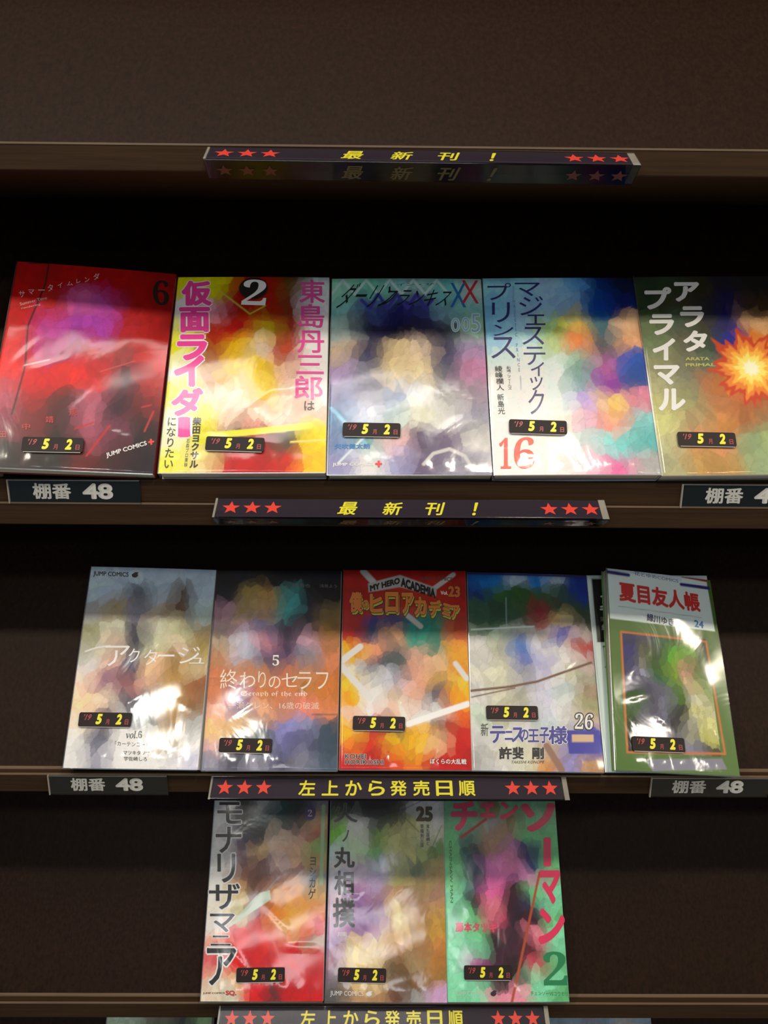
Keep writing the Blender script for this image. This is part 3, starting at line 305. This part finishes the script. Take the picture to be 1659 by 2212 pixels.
 {'id': 'r2b5', 'W': 106, 'H': 177, 'xyz': (250.4, -13.8, -255.6), 'tra': (38.5, 2.4, 6), 't': 9.5, 'tw': 10.5, 'label': 'green and white comic book with red title, leaning askew at right end of middle row', 'edge': '7a4', 'grid': ['573'], 'ops': [('p', [(-51.51, 184.06), (48.84, 175.34), (49.86, 126.61), (-51.14, 130.18)], 'eff'), ('p', [(-52.02, 185.2), (49.93, 179.56), (49.57, 174.57), (-51.71, 181.1)], 'a33'), ('p', [(-30.15, 184.1), (22.96, 179.69), (22.74, 172.02), (-30.26, 175.26)], 'def'), ('l', [(-52.77, 173.62), (-31.04, 172.62)], 3.32, '338'), ('l', [(21.86, 169.26), (49.8, 168.72)], 3.32, '338'), ('l', [(-42.44, 142.07), (38.11, 138.67)], 0.55, '9bb'), ('gr', [(-41.33, 118.73), (39.45, 116.05), (-42.16, 14.78), (42.84, 17.65)], ['446 556 364 462 562 442', '447 665 352 6a3 7a3 463', '447 776 463 793 a97 562', '446 99a 364 793 b98 573', '557 556 667 573 cb9 9a7', '352 556 778 462 ccb bb9', '463 667 778 333 cc9 bb9', '342 778 778 222 bba cc9', '222 889 889 778 998 cc8', '222 222 223 889 889 554']), ('l', [(-41.33, 118.73), (39.45, 116.05), (42.84, 17.65), (-41.63, 14.81), (-41.33, 118.73)], 1.88, 'c73'), ('p', [(-26.77, 9.79), (39.62, 13.52), (42.81, 4.86), (-21.29, 0.38)], '889')], 'items': [{'k': 'text', 's': '花とゆめCOMICS', 'q': [(-24.94, 176.88), (18.87, 174.05), (-24.89, 173.13)], 'col': '779', 'n': 'imprint_lettering'}, {'k': 'text', 's': '夏目友人帳', 'q': [(-41.08, 165.63), (38.27, 161.96), (-41.15, 147.27)], 'col': 'd33', 'b': 0.035, 'o': ('ecc', 0.06), 'n': 'title_lettering'}, {'k': 'text', 's': '緑川ゆき', 'q': [(-15.84, 137.92), (10.03, 135.06), (-16.25, 130.6)], 'col': '336', 'b': 0.03, 'n': 'author_lettering'}, {'k': 'text', 's': '24', 'q': [(30.33, 135.82), (39.42, 135.15), (29.8, 129.03)], 'col': '38c', 'b': 0.03, 'n': 'volume_number'}], 'st': [(-33.78, 26.92), (5.24, 27.42), (-35.31, 17.33)]},
 {'id': 'r2bk', 'W': 114, 'H': 177, 'xyz': (250.6, -0.4, -263.7), 'tra': (36.8, -0.2, 0), 't': 3.2, 'tw': 0, 'label': 'white comic volume with black panel, half hidden behind the leaning green book', 'edge': 'eee', 'grid': ['eff'], 'ops': [('p', [(-52.47, 173.64), (-10.01, 173.17), (-13.64, 113.28), (-53.05, 113.2)], '222'), ('l', [(-47.83, 109.34), (-41.02, 109.36)], 1.52, '222'), ('l', [(-47.61, 109.35), (-46.58, 10.79)], 0.65, '333'), ('l', [(-47.55, 90.56), (-41.56, 90.57)], 1.52, '222'), ('l', [(-47.72, 68.72), (-42.34, 68.73)], 1.52, '222'), ('l', [(-47.38, 48.19), (-42.8, 48.2)], 1.52, '222'), ('p', [(-47.42, 42.72), (-39.99, 42.72), (-41.35, 10.79), (-47.62, 10.79)], '222')], 'items': [{'k': 'chars', 'c': [('夏', (-46.71, 157.34), (-27.59, 157.38), (-48.13, 142.98))], 'col': 'eee', 'b': 0.03, 'n': 'title_lettering'}, {'k': 'text', 's': '第24巻', 'q': [(-48.16, 137.07), (-32.01, 137.11), (-48.61, 132.55)], 'col': '999', 'n': 'volume_number'}, {'k': 'text', 's': '緑川ゆき', 'q': [(-47.75, 129.96), (-21.67, 130.01), (-48.0, 124.12)], 'col': 'ccc', 'b': 0.02, 'n': 'author_lettering'}], 'st': None},
 {'id': 'r3b1', 'W': 114, 'H': 177, 'xyz': (-110.11, -8.01, -504.54), 'tra': (36.3, -0.09, 0.12), 't': 17.5, 'tw': 0, 'label': 'red and grey comic book with black brush title down its left side, bottom row', 'edge': 'dcc', 'grid': ['ddd 333 ccc 355 333 889', 'eee 444 355 355 544 ca8', 'ddd 557 433 cba dba b76', 'eee 867 ec9 ecb eca 9b7', 'eee 744 755 cbb 977 ca7', 'fff ca8 643 977 c96 79a', 'fff dc9 755 c95 ea6 db8', 'fed ddb 944 e95 fb5 ea7', 'eee d44 c33 eb8 eb8 d44', 'eba d33 c33 d54 c33 ba9', 'd67 d44 c33 c33 c33 c33', 'eba db9 c33 c33 b33 c33', 'edc ddc d33 633 c33 c33'], 'ops': [('p', [(-40.53, 57.92), (-7.56, 91.43), (2.71, 94.28), (4.2, 85.78)], 'cdc'), ('e', (39.44, 164.77), 5.73, 7.5, '547'), ('l', [(-0.37, 93.33), (10.51, 105.72)], 1.04, '999'), ('l', [(52.75, 170.87), (52.7, 100.02)], 3.75, 'ac9')], 'items': [{'k': 'chars', 'c': [('モ', (-54.54, 174.73), (-29.67, 174.78), (-52.96, 154.06)), ('ナ', (-54.38, 151.56), (-28.69, 151.6), (-52.52, 127.39)), ('リ', (-50.9, 126.91), (-33.12, 126.93), (-48.9, 100.69)), ('ザ', (-57.0, 99.92), (-26.68, 99.95), (-55.18, 77.13)), ('マ', (-53.87, 73.6), (-29.8, 73.61), (-52.59, 57.46)), ('ニ', (-51.76, 54.72), (-32.61, 54.72), (-51.07, 46.08)), ('ア', (-54.5, 44.27), (-26.47, 44.27), (-51.98, 13.09))], 'col': '222', 'b': 0.015, 'o': ('eee', 0.055), 'n': 'title_lettering'}, {'k': 'vtext', 's': 'ヨシカゲ', 'q': [(40.34, 123.61), (47.55, 123.62), (40.4, 86.28)], 'col': '333', 'b': 0.015, 'n': 'author_lettering'}, {'k': 'text', 's': '𝟐', 'q': [(37.18, 167.6), (41.5, 167.61), (37.41, 161.24)], 'col': 'ecd', 'b': -0.02, 'n': 'volume_number'}, {'k': 'text', 's': 'JUMP COMICS', 'q': [(-55.33, 7.4), (-34.82, 7.66), (-55.17, 5.48)], 'col': '644', 'b': 0.02, 'n': 'imprint_lettering'}, {'k': 'text', 's': 'SQ.', 'q': [(-34.11, 8.97), (-23.89, 8.96), (-33.78, 4.34)], 'col': 'c44', 'b': 0.06, 'n': 'imprint_mark'}], 'st': [(-25.89, 26.6), (20.93, 27.22), (-24.82, 16.78)]},
 {'id': 'r3b2', 'W': 114, 'H': 177, 'xyz': (6.01, -8.48, -504.81), 'tra': (36.3, 0.28, -0.01), 't': 17, 'tw': 0, 'label': 'tan and lilac comic book numbered 25, centre of bottom row', 'edge': 'cbd', 'grid': ['222 222 222 332 ddd ddd', '8a6 ddd 343 554 cc9 ddd', '8c4 eee 8a6 cc9 bb9 ddc', 'dee ceb 8b8 cc9 cc9 796', 'ddd dcd aac bb9 787 a97', 'ccd b9b cbd bb8 a97 a97', 'dcd a8b b9b ca8 a86 b98', 'dcd 97a 869 eda b97 ca7', 'cac a8b a79 eda b96 ca6', 'bac eda dca eca a86 c96', 'a89 eda dca 864 a97 b85', '878 dc9 dca 653 864 a85', '666 ca8 b97 754 aaa dbd'], 'ops': [('l', [(11.68, 166.7), (34.48, 177.05)], 0.63, '555'), ('l', [(18.16, 160.7), (32.09, 147.8)], 0.52, '444'), ('l', [(41.5, 127.17), (54.73, 153.97)], 0.63, '776')], 'items': [{'k': 'chars', 'c': [('火', (-54.27, 174.27), (-30.42, 174.47), (-53.71, 156.09)), ('ノ', (-44.6, 149.17), (-38.17, 149.23), (-44.31, 138.27))], 'col': '444', 'b': 0.01, 'o': ('777', 0.03), 'n': 'title_lettering'}, {'k': 'chars', 'c': [('丸', (-52.91, 133.29), (-32.15, 133.45), (-52.32, 114.31)), ('相', (-51.72, 111.9), (-32.54, 112.05), (-51.06, 90.17)), ('撲', (-52.56, 88.08), (-30.77, 88.24), (-51.74, 61.83))], 'col': '222', 'b': 0.03, 'n': 'title_lettering'}, {'k': 'text', 's': '25', 'q': [(29.01, 171.91), (46.15, 171.85), (28.71, 157.57)], 'col': '542', 'b': 0.06, 'n': 'volume_number'}, {'k': 'vtext', 's': '鬼丸国綱と', 'q': [(39.14, 155.05), (42.58, 155.07), (38.93, 135.78)], 'col': '444', 'b': 0.01, 'n': 'subtitle_lettering'}, {'k': 'vtext', 's': '草薙剣三度', 'q': [(33.22, 155.0), (36.88, 155.03), (33.05, 133.77)], 'col': '444', 'b': 0.01, 'n': 'subtitle_lettering'}, {'k': 'text', 's': 'JUMP COMICS', 'q': [(-52.41, 9.07), (-21.25, 8.83), (-52.25, 4.09)], 'col': 'eee', 'b': 0.0, 'n': 'imprint_lettering'}, {'k': 'logo', 'q': [(-19.04, 9.02), (-12.7, 9.06), (-18.97, 4.74)], 'col': 'eee', 'n': 'imprint_mark'}, {'k': 'text', 's': '川田', 'q': [(-46.8, 58.19), (-38.36, 58.25), (-46.69, 54.53)], 'col': 'eee', 'b': 0.02, 'n': 'author_lettering'}], 'st': [(-47.12, 27.47), (1.26, 27.08), (-46.83, 17.45)]},
 {'id': 'r3b3', 'W': 114, 'H': 177, 'xyz': (120.7, -7.73, -505.08), 'tra': (36.3, -0.27, 0.04), 't': 16.6, 'tw': 0, 'label': 'mint green and pink comic book with large green number 2, right end of bottom row', 'edge': '9db', 'grid': ['8b9 8b9 875 8b9 8b9 8b9', '8b9 8b9 aaa 875 8b9 8b9', '8c9 8a9 b98 a98 8c9 8c9', '8c9 345 b98 c9b 347 8c9', '8c9 346 d9c d9b 347 8c9', '8c9 345 d8b c8b dac 9b9', '9db 446 e8b 423 8c9 9db', '9db 323 e9a 423 446 9db', '9db 8c9 e79 323 423 8c9', '9db 8c9 322 434 e9a 9db', '9db 9db 423 534 633 9db', '9db a69 534 322 c67 7b8', '9db 9db 333 433 9db 9db', '9db 9db eab eab 9db 7b8'], 'ops': [('l', [(2.96, -0.4), (36.96, 110.33)], 2.31, 'b53'), ('l', [(-39.11, 142.75), (-13.64, 159.71)], 2.73, 'b44')], 'items': [{'k': 'chars', 'c': [('チ', (-48.56, 177.0), (-21.77, 176.97), (-49.44, 148.53)), ('ェ', (-18.92, 174.92), (-3.67, 174.91), (-19.52, 161.23)), ('ン', (1.31, 176.43), (19.84, 176.41), (0.42, 159.69)), ('ソ', (21.92, 174.87), (57.35, 174.83), (20.23, 147.63)), ('ー', (43.01, 142.62), (50.86, 142.6), (41.08, 115.93), 90), ('マ', (36.92, 112.75), (57.81, 112.71), (34.78, 82.53)), ('ン', (33.49, 78.97), (59.28, 78.9), (31.31, 48.02))], 'col': 'e36', 'b': 0.05, 'n': 'title_lettering'}, {'k': 'text', 's': '藤本タツキ', 'q': [(-47.53, 67.06), (-8.17, 66.49), (-47.81, 58.57)], 'col': 'e57', 'b': 0.04, 'n': 'author_lettering'}, {'k': 'text', 's': '𝟐', 'q': [(35.17, 41.65), (57.75, 41.59), (34.15, 13.51)], 'col': '285', 'b': 0.0, 'n': 'volume_number'}, {'k': 'text', 's': 'CHAINSAW MAN', 'q': [(-48.86, 139.79), (-49.06, 83.86), (-51.54, 139.6)], 'col': '384', 'b': 0.02, 'n': 'subtitle_lettering'}, {'k': 'text', 's': 'チェンソーVSコウモリ', 'q': [(21.18, 8.89), (56.19, 8.16), (20.95, 5.48)], 'col': '385', 'n': 'subtitle_lettering'}, {'k': 'text', 's': 'JUMP COMICS', 'q': [(-49.96, 8.95), (-21.73, 8.86), (-50.12, 4.14)], 'col': 'cdc', 'b': 0.0, 'n': 'imprint_lettering'}, {'k': 'logo', 'q': [(-16.64, 9.72), (-10.38, 9.7), (-16.88, 4.73)], 'col': '323', 'n': 'imprint_mark'}], 'st': [(-41.15, 29.37), (4.99, 28.97), (-41.5, 19.76)]},
]


# ------------------------------------------------------------------ the room around the shelves
wallm = mat('b8b2a6', .9, .2, name='painted_wall'); floorm = mat('b5ab9c', .5, .3, name='carpet_floor'); ceilm = mat('c9c6bf', .9, .2, name='ceiling_board')
struct('floor', box(-2600, 2600, -3600, 420, -20, 0), floorm)
struct('wall_back', box(-2600, 2600, 330, 420, 0, 2600), wallm)
struct('ceiling', box(-2600, 2600, -3600, 420, 2600, 2640), ceilm)

# ------------------------------------------------------------------ bookcase
BZ = BASE * 1000
case = thing('bookcase', 'dark walnut display bookcase with slanted backs and narrow shelf fronts', 'bookcase', (0, 0, 0))
XL, XR = -620, 620
BT = [590.0, 232.7, -26.0, -268.0, -515.0, -762.0, -1010.0]          # board tops, mm relative to the upper row
TAN = math.tan(R(36.6))
def board(z):
    z += BZ
    vf = extrude_profile([(0, z - 18), (300, z - 18), (300, z), (0, z)], XL, XR)
    o = bevel(mesh('shelf_board', *vf, M_board, case), .9)
    e = mesh('edge_highlight_band', *extrude_profile([(-.35, z - 1.1), (.9, z - 1.1), (.9, z + .25), (-.35, z + .25)], XL, XR), M_edge, o)  # pale strip paints the highlight along the board's top front edge
    return o
for z in BT: board(z)
for i in range(1, len(BT)):
    z = BT[i]; up = BT[i - 1] - 18; y0 = 8.2; h = up - z
    if i == 2: y0 = 8.8 - (26 - 7.6) * TAN * 0 ; 
    zb = z if i != 2 else z + 18.4
    y0 = 8.2 if i != 2 else 9.6
    prof = [(y0, zb + BZ), (y0 + (up - zb) * TAN, up + BZ), (y0 + (up - zb) * TAN + 9, up + BZ), (y0 + 9, zb + BZ)]
    o = mesh('slanted_panel', *extrude_profile(prof, XL, XR), M_panel, case)
    if i != 2:
        mesh('foot_bead', *extrude_profile([(y0 - 1.4, zb + BZ), (y0 + .6, zb + BZ), (y0 + 1.2, zb + BZ + 1.5), (y0 - 1.0, zb + BZ + 1.2)], XL, XR), M_edge, o)
bevel(mesh('step_strip', *extrude_profile([(1.1, BZ - 26), (9.6, BZ - 26), (30, BZ - 26), (30, BZ - 7.6), (1.1, BZ - 7.6)], XL, XR), M_board, case), .8)
mesh('side_panel', *box(XL - 20, XL, -6, 300, 0, BZ + 600), M_board, case)
mesh('side_panel', *box(XR, XR + 20, -6, 300, 0, BZ + 600), M_board, case)
mesh('back_board', *box(XL, XR, 300, 308, 0, BZ + 600), M_panel, case)
mesh('plinth', *box(XL, XR, 12, 30, 0, BZ - 1028), M_board, case)

# ------------------------------------------------------------------ shelf number cards
def number_card(x0, ztop, y, label, hh=19.0, wd=103.0):
    t = thing('shelf_number_card', label, 'sign', (mm(x0), mm(y), mm(ztop - hh + BZ)), 'shelf number cards')
    bevel(mesh('card_sleeve', *box(0, wd, -1.9, -1.1, 0, hh), M_acryl, t), .2)
    mesh('sleeve_edge', *box(0, .9, -2.1, -.2, 0, hh), M_cap, t)
    mesh('sleeve_edge', *box(wd - .7, wd, -2.0, -.2, 0, hh), M_acryl, t)
    mesh('sleeve_edge', *box(.9, wd - .7, -2.0, -.2, hh - .5, hh), M_acryl_edge, t)
    c = mesh('card', *box(1.2, wd - 1.0, -1.0, -.2, .7, hh - .6), mat('0d1315', .5, .3), t)
    pr = Print(); H = hh
    for s, a0, a1, b in (('棚番', .185, .475, .028), ('48', .56, .79, .045)):
        a, f = glyph(s, b); pr.add('number_lettering', 'e6e6e2', norm(a), f, [(wd * a0, H * .86), (wd * a1, H * .86), (wd * a0, H * .19)], -1.05)
    pr.build(c)
    return t
number_card(-292.3, -7.8, .9, 'black card reading shelf number 48 at the left of the upper shelf front')
number_card(232.5, -7.8, .9, 'black shelf number card cut by the right frame edge, below the olive book')
number_card(-287.5, -268.6, -.3, 'black card reading shelf number 48 at the left of the middle shelf front')
number_card(233.5, -268.6, -.3, 'black card reading shelf number 48 below the green book on the middle shelf')

# ------------------------------------------------------------------ clear prism sign holders with starred strips
def star_pts(cx, cz, r):
    return [(cx + (r if i % 2 == 0 else r * .42) * math.sin(i * math.pi / 5), cz + (r if i % 2 == 0 else r * .42) * math.cos(i * math.pi / 5)) for i in range(10)]
def sign(xl, L, ztop, mode, label, tilt=0.0):
    t = thing('shelf_sign', label, 'sign', (mm(xl), mm(-.6), mm(ztop + BZ)), 'starred signs on the shelf fronts')
    t.rotation_euler.y = R(tilt)
    A, D, E = (-.6, 0), (-18.6, -10), (-1.4, -19.6)            # top, nose, bottom in (y,z)
    def plate(p, q, th=1.3):
        dy, dz = q[0] - p[0], q[1] - p[1]; l = math.hypot(dy, dz); ny, nz = dz / l * th, -dy / l * th
        return [p, q, (q[0] - ny, q[1] - nz), (p[0] - ny, p[1] - nz)]
    bevel(mesh('upper_plate', *extrude_profile(plate(A, D, -1.2), 0, L), M_acryl, t), .25)
    low = mesh('lower_plate', *extrude_profile(plate(D, E, -1.2), 0, L), M_sign_low, t); bevel(low, .25)
    for x in (0, L - 5 if mode == 'new' else L - 4):
        xx = x + (1.6 if x == 0 else (5 if mode == 'new' else 4))
        e = mesh('end_cap', *extrude_profile([(A[0] + .1, A[1] + .2), (D[0] - .4, D[1]), (E[0] + .1, E[1] - .2)], x, xx), M_cap, t)
    lf = math.hypot(D[0] - A[0], D[1] - A[1]); uy, uz = (D[0] - A[0]) / lf, (D[1] - A[1]) / lf
    # strip local frame: s along x, r down the face
    ny, nz = uz, -uy     # outward normal (towards the viewer and up)
    if ny > 0: ny, nz = -ny, -nz
    nz = abs(nz)
    def onface(s, r, off=0.0): return (s, A[0] + uy * r + ny * off, A[1] + uz * r + nz * off)
    r1 = lf - .5
    strip = mesh('paper_strip', [onface(2.2, .5, .02), (onface(L - 5.2, .5, .02)), onface(L - 5.2, r1, .02), onface(2.2, r1, .02),
                                 onface(2.2, .5, -.3), (onface(L - 5.2, .5, -.3)), onface(L - 5.2, r1, -.3), onface(2.2, r1, -.3)],
                 [(0, 3, 2, 1), (4, 5, 6, 7), (0, 1, 5, 4), (1, 2, 6, 5), (2, 3, 7, 6), (3, 0, 4, 7)], mat('2b2230', .6, .25), t)
    if mode == 'new':
        ss = [.043, .096, .149, .853, .906, .959]; ch = [('最', .341), ('新', .454), ('刊', .560), ('！', .664)]; gw = 14.0; shear = 3.6
    else:
        ss = [.042, .096, .150, .846, .898, .950]; ch = list(zip('左上から発売日順', [.271, .336, .401, .465, .526, .590, .654, .717])); gw = 14.2; shear = 0
    dots = []
    for u in ss:
        p = star_pts(u * L, 0, 7.1)
        mesh('star', [onface(x, 10.4 - z, .16) for x, z in p], [tuple(range(9, -1, -1))], mat('ef4a3c', .5, .3), strip)
    def letter(face, col, name, off, sc=1.0):
        V, F = [], []
        for c, u in ch:
            a, f = glyph(c, .02 if mode == 'new' else .022); w_ = gw if c != '！' else 2.8
            n = norm(a); h0, h1 = (3.4, 17.6) if mode == 'new' else (3.6, 17.4)
            P = [face(u * L + (x - .5) * w_ + (y - .5) * shear, h1 - y * (h1 - h0), off + LAY * l) for x, y, l in n]
            o = len(V); V += P; F += [tuple(j + o for j in g) for g in f]
        return V, F
    V, F = letter(onface, None, None, .16); mesh('sign_lettering', V, F, mat('f2e83c', .5, .3), strip)
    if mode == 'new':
        # painted refraction: fainter second image of the strip on the lower plate
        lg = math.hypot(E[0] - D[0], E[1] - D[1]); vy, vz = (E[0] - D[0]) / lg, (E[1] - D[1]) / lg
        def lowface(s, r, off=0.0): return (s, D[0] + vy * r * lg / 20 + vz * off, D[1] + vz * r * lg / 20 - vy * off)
        V, F = letter(lowface, None, None, 1.4); mesh('painted_refraction_lettering', V, F, mat('57502a', .5, .3), low)
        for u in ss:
            mesh('painted_refraction_star', [lowface(x, 10.4 - z, 1.4) for x, z in star_pts(u * L, 0, 6.2)], [tuple(range(9, -1, -1))], mat('5a2620', .5, .3), low)
    return t
M_sign_low = clear('dimmed_lower_plate', tint=(.30, .31, .32), rough=.12, gl=.35)  # clear plate, tinted dark to imitate the dimmer view through it
sign(-124.5, 297, 230.5, 'new', 'top clear sign with red stars and slanted yellow lettering, on the empty shelf', .25)
sign(-130.8, 303, -21.5, 'new', 'second clear sign from the top, slanted yellow lettering between red stars', -.1)
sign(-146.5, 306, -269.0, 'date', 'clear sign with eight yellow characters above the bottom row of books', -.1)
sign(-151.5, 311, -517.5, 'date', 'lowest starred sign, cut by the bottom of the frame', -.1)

# ------------------------------------------------------------------ comic books
def rot(ax, a): return Matrix.Rotation(R(a), 4, ax)
def comic(b, idx, group):
    W, H, t = b['W'], b['H'], b['t']; tl, ro, ya = b['tra']
    x, y, z = b['xyz']
    m4 = Matrix.Translation((mm(x), mm(y), mm(z) + BASE)) @ rot('X', -tl) @ rot('Y', ro) @ rot('Z', ya)
    root = thing('comic_book', b['label'], 'comic book', group=group, mat4=m4)
    tw = R(b['tw'])
    def warp(p):
        px, py, pz = p
        a = tw * (pz / H - .5); c, s = math.cos(a), math.sin(a)
        u = px / W + .5
        py = py - .7 * 4 * u * (1 - u)
        return (px * c - py * s, px * s + py * c, pz)
    X, Z, col = paint(b, idx * 7 + 3)
    # cover: front sheet, rounded right-hand spine, back sheet
    vs = [(X[j, i], 0.0, Z[j, i]) for j in range(NZ) for i in range(NX)]
    cl = col.reshape(-1, 3)
    fs = [(j * NX + i, j * NX + i + 1, (j + 1) * NX + i + 1, (j + 1) * NX + i) for j in range(NZ - 1) for i in range(NX - 1)]
    ex = []; ec = []; n0 = len(vs); ring = [(W / 2 + .35, .5), (W / 2 + .5, 1.4), (W / 2 + .5, t - 1.2), (W / 2 + .2, t - .3), (W / 2 - .5, t), (-W / 2, t)]
    edge = np.array(lin(b['edge']))
    rows = list(range(0, NZ, 23)) if (NZ - 1) % 23 == 0 else list(np.linspace(0, NZ - 1, 10).astype(int))
    for j in rows:
        zz_ = Z[j, 0]
        for (rx, ry) in ring: vs.append((rx, ry, zz_)); ec.append(edge)
    k = len(ring)
    for a in range(len(rows) - 1):
        p0, p1 = rows[a] * NX + NX - 1, rows[a + 1] * NX + NX - 1
        fs.append((p0, n0 + a * k, n0 + (a + 1) * k, p1))
        for r in range(k - 1): fs.append((n0 + a * k + r, n0 + a * k + r + 1, n0 + (a + 1) * k + r + 1, n0 + (a + 1) * k + r))
    cov = mesh('cover', [warp(p) for p in vs], fs, M_cover, root)
    ca = cov.data.color_attributes.new('print', 'FLOAT_COLOR', 'POINT')
    full = np.ones((len(vs), 4)); full[:n0, :3] = cl; full[n0:, :3] = edge
    ca.data.foreach_set('color', full.ravel())
    # page block
    nb = 9; pv = []
    for j in range(nb):
        zz_ = 1.0 + (H - 2.0) * j / (nb - 1)
        for (px, py) in ((-W / 2 + 1.2, .35), (0, .35), (W / 2 - .2, .35), (W / 2 - .2, t - .3), (0, t - .3), (-W / 2 + 1.2, t - .3)): pv.append(warp((px, py, zz_)))
    pf = [(j * 6 + i, j * 6 + (i + 1) % 6, (j + 1) * 6 + (i + 1) % 6, (j + 1) * 6 + i) for j in range(nb - 1) for i in range(6)] + [tuple(range(5, -1, -1)), tuple((nb - 1) * 6 + i for i in range(6))]
    mesh('page_block', pv, pf, M_page, root)
    # lettering
    pr = Print()
    for it in b['items']: put(pr, it)
    pr.build(cov, warp)
    # film wrap
    gx, gz = 44, 64; rs = np.random.RandomState(idx + 50); wv = []; ph = rs.rand(8) * 6.28
    crease = [(rs.uniform(-W / 2, W / 2), rs.uniform(0, H * .55), rs.uniform(-1.2, 1.2), rs.uniform(20, 55)) for _ in range(5)]
    for j in range(gz):
        for i in range(gx):
            u, v = i / (gx - 1), j / (gz - 1); px = -W / 2 - .25 + (W + .6) * u; pz = -.6 + (H + 1.4) * v
            e = min(1, 6 * min(u, 1 - u)) * min(1, 12 * min(v, 1 - v) + .0)
            d = .35 * (math.sin(px * .11 + pz * .05 + ph[0]) + math.sin(pz * .13 - px * .06 + ph[1])) * .5 + .35
            low = math.exp(-((pz - 5) / 7) ** 2)
            d += low * (.8 + .7 * math.sin(px * .24 + ph[2] + math.sin(px * .09 + ph[3]) * 2) + .3 * math.sin(px * .7 + pz * .5 + ph[4]))
            for (cx, cz, an, ln) in crease:
                ax, az = math.cos(an), math.sin(an); s_ = (px - cx) * ax + (pz - cz) * az; q = -(px - cx) * az + (pz - cz) * ax
                if abs(s_) < ln / 2: d += .7 * math.exp(-(q / 1.5) ** 2) * math.cos(s_ / ln * math.pi)
            wv.append(warp((px, -.55 - max(0, d) * e * .9, pz)))
    wf = [(j * gx + i, j * gx + i + 1, (j + 1) * gx + i + 1, (j + 1) * gx + i) for j in range(gz - 1) for i in range(gx - 1)]
    base = len(wv)
    for j in range(gz):
        pz = -.6 + (H + 1.4) * j / (gz - 1); wv.append(warp((-W / 2 - .3, t + .1, pz)))
    for j in range(gz - 1): wf.append((j * gx, (j + 1) * gx, base + j + 1, base + j))
    base2 = len(wv)
    for i in range(gx): wv.append(warp((-W / 2 - .25 + (W + .6) * i / (gx - 1), t + .1, -.6)))
    for i in range(gx - 1): wf.append((i, base2 + i, base2 + i + 1, i + 1))
    wr = mesh('plastic_wrap', wv, wf, M_wrap, root, smooth=True)
    mesh('wrap_seam', [warp(p) for p in ((-W / 2 - .5, -.7, -.5), (-W / 2 + .2, -.95, -.5), (-W / 2 + .2, -.95, H + .6), (-W / 2 - .5, -.7, H + .6), (-W / 2 - .5, .6, -.5), (-W / 2 - .5, .6, H + .6))],
         [(0, 1, 2, 3), (0, 3, 5, 4)], M_weld, wr)
    mesh('wrap_seam', [warp(p) for p in ((-W / 2, -.8, -.9), (W / 2, -.8, -.9), (W / 2, -1.05, -.1), (-W / 2, -1.05, -.1))], [(0, 1, 2, 3)], M_weld, wr)
    # date sticker
    if b['st']:
        TL, TR, BL = [np.array(v) for v in b['st']]; ctr = (TR + BL) / 2; d = (TR - TL) / np.linalg.norm(TR - TL); n = np.array([-d[1], d[0]])
        w2, h2, rr, yo = 22.7, 6.0, 1.7, -2.0
        ring = []
        for sx, sz, a0 in ((1, 1, 0), (-1, 1, 90), (-1, -1, 180), (1, -1, 270)):
            for q in range(4):
                an = R(a0 + q * 30); ring.append((sx * (w2 - rr) + rr * math.cos(an), sz * (h2 - rr) + rr * math.sin(an)))
        def L(p, y): v = ctr + d * p[0] + n * p[1]; return warp((v[0], y, v[1]))
        k = len(ring); vs2 = [L(p, yo) for p in ring] + [L(p, yo + .35) for p in ring]
        stk = mesh('date_sticker', vs2, [tuple(range(k - 1, -1, -1)), tuple(range(k, 2 * k))] + [(i, (i + 1) % k, k + (i + 1) % k, k + i) for i in range(k)], mat('241a1a', .55, .3), root)
        mesh('sticker_edge', [L((-w2 + 1.5, -h2 - .45), yo + .2), L((w2 - 1.5, -h2 - .45), yo + .2), L((w2 - 1.5, -h2 + .05), yo + .12), L((-w2 + 1.5, -h2 + .05), yo + .12)], [(0, 1, 2, 3)], mat('d8d2c8', .6), stk)
        pr = Print(); ww, hh = 2 * w2, 2 * h2
        for s, u0, u1, v0, v1, c, bb, sh in (('’19', .065, .25, .14, .55, 'b3413f', .02, .05), ('5', .325, .455, .1, .84, 'f4ec30', .06, .07), ('月', .52, .605, .48, .84, 'a33c3e', .03, 0), ('2', .705, .835, .1, .84, 'f4ec30', .06, .07), ('日', .88, .965, .48, .84, 'a33c3e', .03, 0)):
            a, f = glyph(s, bb); a = norm(a); P = []
            for (gx_, gy_, gl_) in a:
                lx = -w2 + ww * (u0 + (u1 - u0) * (gx_ * .8 + gy_ * .2 * (sh > 0))); lz = h2 - hh * (v1 - (v1 - v0) * gy_)
                v = ctr + d * lx + n * lz; P.append((v[0], yo - .08 - LAY * gl_, v[1]))
            e = pr.d.setdefault(('date_lettering', c), ([], [])); o = len(e[0]); e[0].extend(P); e[1].extend([tuple(j + o for j in g) for g in f])
        pr.build(stk, warp)
    return root
GR = {'r1': 'comic books on the upper shelf', 'r2': 'comic books on the middle shelf', 'r3': 'comic books on the lower shelf', 'r4': 'comic books on the lowest shelf'}
for i, b in enumerate(BOOKS): comic(b, i, GR[b['id'][:2]])
for i, (bx, lab, g) in enumerate(((-238, 'pale comic book barely showing under the lowest shelf front, left of its sign', ['cdc cdc 887 776 332 9b8', 'dcd ccc 998 887 443 9b8', 'ddd ccc 998 887 554 9b8']),
                               (240, 'pale blue comic book barely showing under the lowest shelf front, right of its sign', ['9ab 9ab 99a 9ab bbb 9ab', 'abc abc aab abc bbb 9ab', 'ccc ccc bbc abc bbb abb']))):
    comic(dict(id='r4', W=113, H=177, xyz=(bx, -7.5, -752.0), tra=(36.2, 0, 0), t=16.5, tw=0, label=lab, edge='ccc', grid=g, ops=[], items=[], st=None), 20 + i, GR['r4'])
bpy.data.objects.remove(_ob, do_unlink=True)
